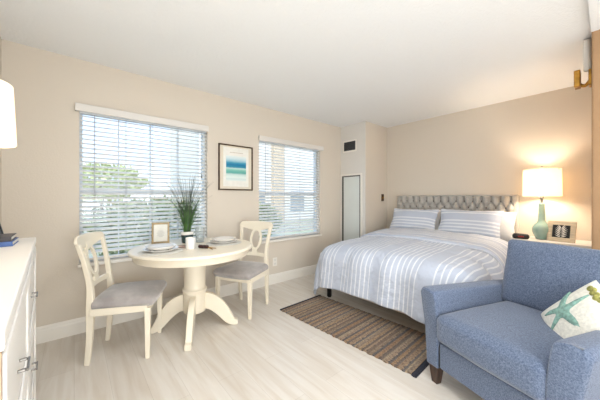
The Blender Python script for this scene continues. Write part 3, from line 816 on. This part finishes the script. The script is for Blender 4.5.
# ------------------------------------------------------------------ dining chairs
def make_chair(label, loc, rz):
    t = thing('dining_chair', label, 'chair', loc, rz, 'cream dining chairs')
    for s in (-1, 1):   # front legs
        bm = bmesh.new(); x, y = s*.195, -.19
        loft(bm, [[(x*1.0-.014, y-.014, 0), (x+.014, y-.014, 0), (x+.014, y+.014, 0), (x-.014, y+.014, 0)], [(x-.02, y-.02, .38), (x+.02, y-.02, .38), (x+.02, y+.02, .38), (x-.02, y+.02, .38)]])
        finish('leg', bm, M['cream'], t, bevel=.003)
    for s in (-1, 1):   # rear legs running up as back posts
        pts = spline([(s*.175, .205, 0), (s*.178, .188, .20), (s*.18, .182, .42), (s*.170, .190, .57), (s*.178, .218, .73), (s*.196, .250, .870)], 5)
        n_ = len(pts); bm = bmesh.new()
        sweep_rect(bm, pts, interp([.028, .033, .040, .036, .034, .038], n_), interp([.032, .038, .046, .036, .030, .026], n_), (1, 0, 0))
        finish('leg', bm, M['cream'], t, smooth=35, bevel=.004)
    B('seat_frame', M['cream'], t, (-.19, .19, -.205, -.180, .355, .407), (-.175, .175, .17, .195, .355, .407), (-.21, -.185, -.19, .18, .355, .407), (.185, .21, -.19, .18, .355, .407), bevel=.004)
    bm = soft(.455, .45, .060, .028, (.006, .006, .034), 18, 1, .001)
    for v in bm.verts:
        v.co.x *= 1-.08*(v.co.y+.22)/.44 if v.co.y > -.22 else 1
        v.co.z += .430
        if v.co.y > .18: v.co.y = .18+(v.co.y-.18)*.3
        v.co.y -= .02
    finish('seat', bm, M['seatfab'], t, smooth=True)
    # crest rail: curved in plan, scrolled in elevation
    bm = bmesh.new(); secs = []
    N = 24
    for i in range(N+1):
        u = 2*i/N-1
        x = u*.222; yb = .288-.0+.0*u-.03*(1-u*u)*-1+.0
        yb = .250+.03*(1-u*u)
        zt2 = .920+.010*(1-u*u)-.03*max(0, abs(u)-.85)**2/.0225
        zb2 = .836-.022*math.cos(u*PI)+.012*max(0, abs(u)-.85)/.15
        secs.append([(x, yb-.011, zb2), (x, yb+.011, zb2), (x, yb+.020, zt2), (x, yb-.002, zt2)])
    loft(bm, secs); finish('crest_rail', bm, M['cream'], t, smooth=40, bevel=.005)
    bm = bmesh.new(); secs = []
    for i in range(13):
        u = 2*i/12-1; x = u*.160; yb = .192+.022*(1-u*u)
        secs.append([(x, yb-.010, .535), (x, yb+.010, .535), (x, yb+.014, .573), (x, yb-.006, .573)])
    loft(bm, secs); finish('lower_rail', bm, M['cream'], t, smooth=40, bevel=.003)
    # splat: oval ring with stems
    def yat(z): return .214+(.280-.214)*((z-.555)/(.87-.555))
    bm = bmesh.new(); secs = []
    N = 40; ring_o = []; cz = .722
    vs = []
    for i in range(N):
        a4 = 2*PI*i/N
        def pt(rx, rz_, dy):
            z = cz+rz_*math.sin(a4); return bm.verts.new((rx*math.cos(a4), yat(z)+dy, z))
        vs.append((pt(.078, .125, -.009), pt(.078, .125, .009), pt(.052, .098, .009), pt(.052, .098, -.009)))
    for i in range(N):
        A, Bb = vs[i], vs[(i+1) % N]
        for q in range(4): bm.faces.new((A[q], A[(q+1) % 4], Bb[(q+1) % 4], Bb[q]))
    for pts in ([(-.040, .56), (-.026, .612), (.026, .612), (.040, .56)], [(-.028, .832), (-.05, .868), (.05, .868), (.028, .832)]):
        fr_ = [(x, yat(z)-.008, z) for x, z in pts]; bk = [(x, yat(z)+.008, z) for x, z in pts]
        loft(bm, [fr_, bk])
    finish('splat', bm, M['cream'], t, smooth=40)
    return t
c1 = make_chair('cream dining chair with oval back left of the round table, nearer the dresser', (.330, 2.52, 0), math.radians(65.6))
c2 = dup(c1); c2.location = (1.406, 2.59, 0); c2.rotation_euler.z = math.radians(-62.1)
c2['label'] = 'cream dining chair with oval back right of the round table, nearer the bed'

# ------------------------------------------------------------------ table setting
TZ = .7635
def disc(name, parent, prof, m, seg=64):
    bm = bmesh.new(); lathe(bm, prof, seg); return finish(name, bm, m, parent, smooth=40)
for (x, y), lm_, lp in (((.545, 2.40), 'round white placemat on the left side of the dining table', 'shallow white plate on the left placemat in front of the gold photo frame'),
                       ((1.115, 2.455), 'round white placemat on the right side of the dining table', 'shallow white plate on the right placemat, near the far chair')):
    o = disc('placemat', None, [(.01, 0), (.165, 0), (.168, .002), (.165, .004), (.01, .004)], M['mat']); o.location = (x, y, TZ); tag(o, lm_, 'placemat', 'placemats on the dining table')
    o = disc('plate', None, [(.01, 0), (.075, 0), (.08, .004), (.128, .018), (.132, .023), (.126, .023), (.08, .010), (.01, .009)], M['ceramic']); o.location = (x, y, TZ+.0042); tag(o, lp, 'plate', 'plates on the dining table')
    o = disc('bowl', None, [(.01, 0), (.055, 0), (.06, .004), (.105, .020), (.116, .034), (.111, .035), (.08, .022), (.01, .014)], M['ceramic']); o.location = (x, y, TZ+.0042+.0105)
    tag(o, 'small white bowl on the plate at the table %s' % ('left, by the gold frame' if x < .8 else 'right, by the far chair'), 'bowl', 'bowls stacked on the plates')
gf = thing('photo_frame', 'gold edged photo frame standing on the dining table by the window', 'photo frame', (.635, 2.82, TZ+.002), math.radians(-14))
R = easel_frame(gf, .155, .20, .018, M['goldframe'], M['paper'], .16)
bm = bmesh.new()
for k in range(6):
    w_ = [.022, .03, .034, .028, .032, .018][k]
    box(bm, -w_, w_, .0025, .0039, .118-k*.011, .1205-k*.011)
bmesh.ops.transform(bm, matrix=R, verts=bm.verts); finish('text_lines', bm, mat('grey_ink', (176, 176, 172), .8, var=.05), gf)
pp = thing('potted_grass', 'tall green grass plant in white-rimmed dark teal pot on the dining table', 'plant', (.845, 2.70, TZ))
pp.scale = (1.12, 1.12, 1.08)
disc('pot', pp, [(.01, 0), (.040, 0), (.045, .006), (.050, .075), (.050, .076)], M['potdark'])
bm = bmesh.new(); lathe(bm, [(.050, .076), (.0535, .077), (.0545, .104), (.047, .104), (.046, .085), (.01, .085)], 48); finish('pot_rim', bm, M['ceramic'], pp, smooth=40)
disc('soil', pp, [(.01, .085), (.045, .0865), (.01, .089)], M['soil'])
def blades(n, spread, hgt, wd):
    bm = bmesh.new()
    for k in range(n):
        a5 = random.uniform(0, 2*PI); h = hgt*random.uniform(.55, 1.05); sp = spread*random.uniform(.15, 1)
        d = Vector((math.cos(a5), math.sin(a5), 0)); sd = Vector((-d.y, d.x, 0)); r0 = random.uniform(0, .028)
        secs = []
        for i in range(7):
            t_ = i/6; p = d*(r0+sp*t_**1.6)+Vector((0, 0, .088+h*t_-sp*.35*t_**3)); w_ = wd*(1-t_**1.5)+.0003
            nn = Vector((0, 0, 0))+d*.0006
            secs.append([p+sd*w_+nn, p-sd*w_+nn, p-sd*w_-nn, p+sd*w_-nn])
        loft(bm, secs)
    return bm
finish('foliage', blades(95, .13, .37, .0036), M['grass'], pp)
finish('long_blades', blades(110, .23, .54, .0017), M['grassdark'], pp)
cd = disc('candle_holder', None, [(.01, 0), (.036, 0), (.039, .003), (.039, .096), (.036, .098), (.034, .092), (.01, .090)], M['ceramic']); cd.location = (.765, 2.36, TZ); tag(cd, 'white cylindrical candle cup in front of the grass pot', 'candle cup')
gl = disc('drinking_glass', None, [(.01, 0), (.038, 0), (.046, .145), (.044, .145), (.036, .006), (.01, .005)], M['clearglass']); gl.location = (.955, 2.66, TZ); tag(gl, 'clear tapered glass beside the grass pot, on its right', 'glass')
bm = soft(.10, .045, .016, .007, (0, 0, .004), 8, 3, .002); bmesh.ops.translate(bm, verts=bm.verts, vec=(0, 0, .009))
nk = finish('napkin', bm, M['mauve'], None, smooth=True); nk.location = (.735, 2.46, TZ+.001); nk.rotation_euler.z = -.3; tag(nk, 'small folded mauve cloth beside the white candle cup', 'cloth')
cs = thing('corkscrew', 'small dark and gold handled trinket lying on the front of the dining table', 'trinket', (.87, 2.29, TZ), math.radians(-60))
bm = bmesh.new()
for x in (-.055, -.022, .012): bmesh.ops.create_cone(bm, cap_ends=True, segments=16, radius1=.015, radius2=.015, depth=.024, matrix=Matrix.Translation((x, 0, .0155)) @ Matrix.Rotation(PI/2, 4, 'Y'))
finish('handle', bm, M['wine'], cs, smooth=40, bevel=.002)
bm = bmesh.new(); tube(bm, [(-.07, 0, .012), (.03, 0, .012), (.06, .008, .008), (.10, .012, .007)], [.004, .005, .006, .004], 10, flat=(1, .7)); tube(bm, [(.03, 0, .01), (.07, -.014, .006), (.095, -.03, .006)], .0035, 8)
finish('shaft', bm, M['brass'], cs, smooth=40)

# ------------------------------------------------------------------ dresser
DH = 1.0
dr = thing('dresser', 'tall white dresser with six drawers and nickel pulls at the left edge', 'dresser', (-.1155, 1.27, 0), math.radians(3.0))
# local: x=0 is the front plane facing +x, y along the length
DL, DD = .675, .245
B('body', M['white'], dr, (-DD, -.018, -DL+.015, DL-.015, .05, DH-.03), bevel=.002)
B('top', M['white'], dr, (-DD, .0, -DL, DL, DH-.03, DH), bevel=.004)
B('side_panel', M['paneltan'], dr, (-DD, -.004, -DL, -DL+.0145, 0, DH-.0305))['label'] = 'tan end panel'
B('plinth', M['white'], dr, (-DD, -.04, -DL+.02, DL-.02, 0, .05))
rows = [(.665, .955), (.36, .65), (.065, .345)]
for z0, z1 in rows:
    for y0, y1 in ((-DL+.03, -.008), (.008, DL-.03)):
        d = B('drawer', M['white'], dr, (-.018, -.006, y0, y1, z0, z1), (-.006, 0, y0, y0+.04, z0, z1), (-.006, 0, y1-.04, y1, z0, z1), (-.006, 0, y0+.04, y1-.04, z1-.04, z1), (-.006, 0, y0+.04, y1-.04, z0, z0+.04), bevel=.002)
        ym = (y0+y1)/2; zm = (z0+z1)/2-.02
        bm = bmesh.new()
        box(bm, .009, .014, ym-.035, ym+.035, zm-.0035, zm+.0035)
        for yy in (ym-.03, ym+.03): box(bm, -.006, .009, yy-.0035, yy+.0035, zm-.0035, zm+.0035)
        finish('handle', bm, M['chrome'], d, bevel=.002)
# things on the dresser
def book(label, loc, rz, w, d, h, cover, g='books on the dresser'):
    t = thing('book', label, 'book', loc, rz, g)
    B('page_block', M['pages'], t, (-w/2+.004, w/2-.006, -d/2+.004, d/2-.004, .003, h-.003))
    B('cover', cover, t, (-w/2, w/2, -d/2, d/2, 0, .003), (-w/2, w/2, -d/2, d/2, h-.003, h), (-w/2, -w/2+.003, -d/2, d/2, .003, h-.003), bevel=.001)
    return t
book('blue covered book at the bottom of the stack on the dresser', (-.307, 1.715, DH), math.radians(90), .165, .22, .020, M['bluecover'])
book('dark grey book on top of the blue book on the dresser', (-.310, 1.716, DH+.0203), math.radians(91), .160, .215, .020, M['greycover'])
tabf = thing('photo_frame', 'black photo frame leaning back behind the books at the left edge', 'photo frame', (-.262, 1.862, DH), math.radians(84))
Rt = Matrix.Rotation(-.22, 4, 'X')
B('frame', M['black'], tabf, (-.065, -.053, 0, .010, 0, .17), (.053, .065, 0, .010, 0, .17), (-.053, .053, 0, .010, 0, .012), (-.053, .053, 0, .010, .158, .17), mtx=Rt, bevel=.002)
B('backing', M['black'], tabf, (-.053, .053, .004, .009, .012, .158), mtx=Rt)
ll = thing('table_lamp', 'lit lamp with tapered white shade standing on the dresser, cut off at left', 'lamp', (-.262, 1.27, DH))
bm = bmesh.new(); lathe(bm, [(.07, 0), (.07, .012), (.02, .02), (.028, .06), (.05, .12), (.05, .18), (.02, .26), (.012, .30), (.012, .36), (.004, .36), (.004, .60)], 32); finish('base', bm, M['celadon'], ll, smooth=40)
LAMP_LEFT = ll

# ------------------------------------------------------------------ pillow placement in armchair
acm = Matrix.Translation((2.033, .313, 0)) @ Matrix.Rotation(math.radians(-109.7), 4, 'Z')
pm = acm @ Matrix.Translation((.212, .04, .550)) @ Matrix.Rotation(math.radians(-32), 4, 'Z') @ Matrix.Rotation(-.5, 4, 'X') @ Matrix.Rotation(math.radians(29), 4, 'Y')
PILLOW.matrix_world = pm

# left lamp shade
lamp_shade(ll, .118, .110, .375, .565)
for zz in (.385,):
    pass

# ------------------------------------------------------------------ lights
def light(name, kind, loc, energy, col=(1, 1, 1), size=None, size_y=None, target=None, rad=None, spread=None):
    ld = bpy.data.lights.new(name, kind); ld.energy = energy; ld.color = col
    if kind == 'AREA':
        ld.shape = 'RECTANGLE'; ld.size = size; ld.size_y = size_y or size
        if spread: ld.spread = spread
    if rad is not None and kind in ('POINT', 'SPOT'): ld.shadow_soft_size = rad
    o = bpy.data.objects.new(name, ld); COL.objects.link(o); o.location = loc
    if target: o.rotation_euler = (Vector(target)-Vector(loc)).to_track_quat('-Z', 'Y').to_euler()
    return o
WARM = (1, .85, .68)
light('bedside_bulb', 'POINT', (3.96, .50, .745+.60), 20, WARM, rad=.06)
light('dresser_bulb', 'POINT', (-.262, 1.27, DH+.45), 2.2, WARM, rad=.05)
light('side_fill', 'AREA', (-.41, -1.55, 1.35), 92, (.87, .945, 1), 2.2, 1.8, target=(3, -1.2, 1.4))  # added fill at the solid left wall, no opening behind it
light('rear_fill', 'AREA', (1.0, -3.1, 1.4), 54, (.92, .97, 1), 3.0, 1.8, target=(1.0, 1.5, 1.5))  # added soft panel behind the camera, brightens the walls; no fixture modelled
light('upward_fill', 'AREA', (-.05, -.7, .7), 38, (.89, .95, 1), 1.2, 1.4, target=(.05, 1.5, 2.4))  # invented upward fill behind the camera, lifts the ceiling
light('overhead_fill', 'AREA', (.9, .60, 2.40), 24, (.89, .95, 1), .8, .8, target=(.9, .601, 0))  # added downward fill above the frame, evens out floor and bed; no real fitting
s = light('sun', 'SUN', (0, -5, 10), 2.4, (1, .96, .9)); s.rotation_euler = Vector((.35, .62, -.70)).to_track_quat('-Z', 'Y').to_euler(); s.data.angle = .01

# sky
w = bpy.data.worlds.new('World'); C.world = w; w.use_nodes = True; nt = w.node_tree; L = nt.links.new
bg = nt.nodes['Background']; tc = nt.nodes.new('ShaderNodeTexCoord'); sp2 = nt.nodes.new('ShaderNodeSeparateXYZ'); L(tc.outputs['Generated'], sp2.inputs[0])
r = nt.nodes.new('ShaderNodeValToRGB'); L(sp2.outputs['Z'], r.inputs['Fac'])
r.color_ramp.elements[0].position = 0.0; r.color_ramp.elements[0].color = rgb(218, 228, 240)
r.color_ramp.elements[1].position = 0.5; r.color_ramp.elements[1].color = rgb(140, 178, 222)
n = nt.nodes.new('ShaderNodeTexNoise'); n.inputs['Scale'].default_value = 2.4; n.inputs['Detail'].default_value = 6; L(tc.outputs['Generated'], n.inputs['Vector'])
r2 = nt.nodes.new('ShaderNodeValToRGB'); r2.color_ramp.elements[0].position = .52; r2.color_ramp.elements[1].position = .68; L(n.outputs['Fac'], r2.inputs['Fac'])
mx = nt.nodes.new('ShaderNodeMix'); mx.data_type = 'RGBA'; L(r2.outputs['Color'], mx.inputs[0]); L(r.outputs['Color'], mx.inputs[6]); mx.inputs[7].default_value = (1, 1, 1, 1)
L(mx.outputs[2], bg.inputs['Color']); bg.inputs['Strength'].default_value = 2.3

# ------------------------------------------------------------------ camera
cam = bpy.data.cameras.new('camera'); co = bpy.data.objects.new('camera', cam); COL.objects.link(co)
cam.sensor_width = 36; cam.lens = 36*265/600; cam.clip_start = .01; cam.clip_end = 200
th = math.atan2(311, 265)
co.location = (0, 0, 1.203); co.rotation_euler = (PI/2, 0, th-PI/2)
cam.shift_y = -2/600
C.camera = co
C.view_settings.view_transform = 'Standard'; C.view_settings.look = 'None'; C.view_settings.gamma = 1; C.view_settings.exposure = 0.07
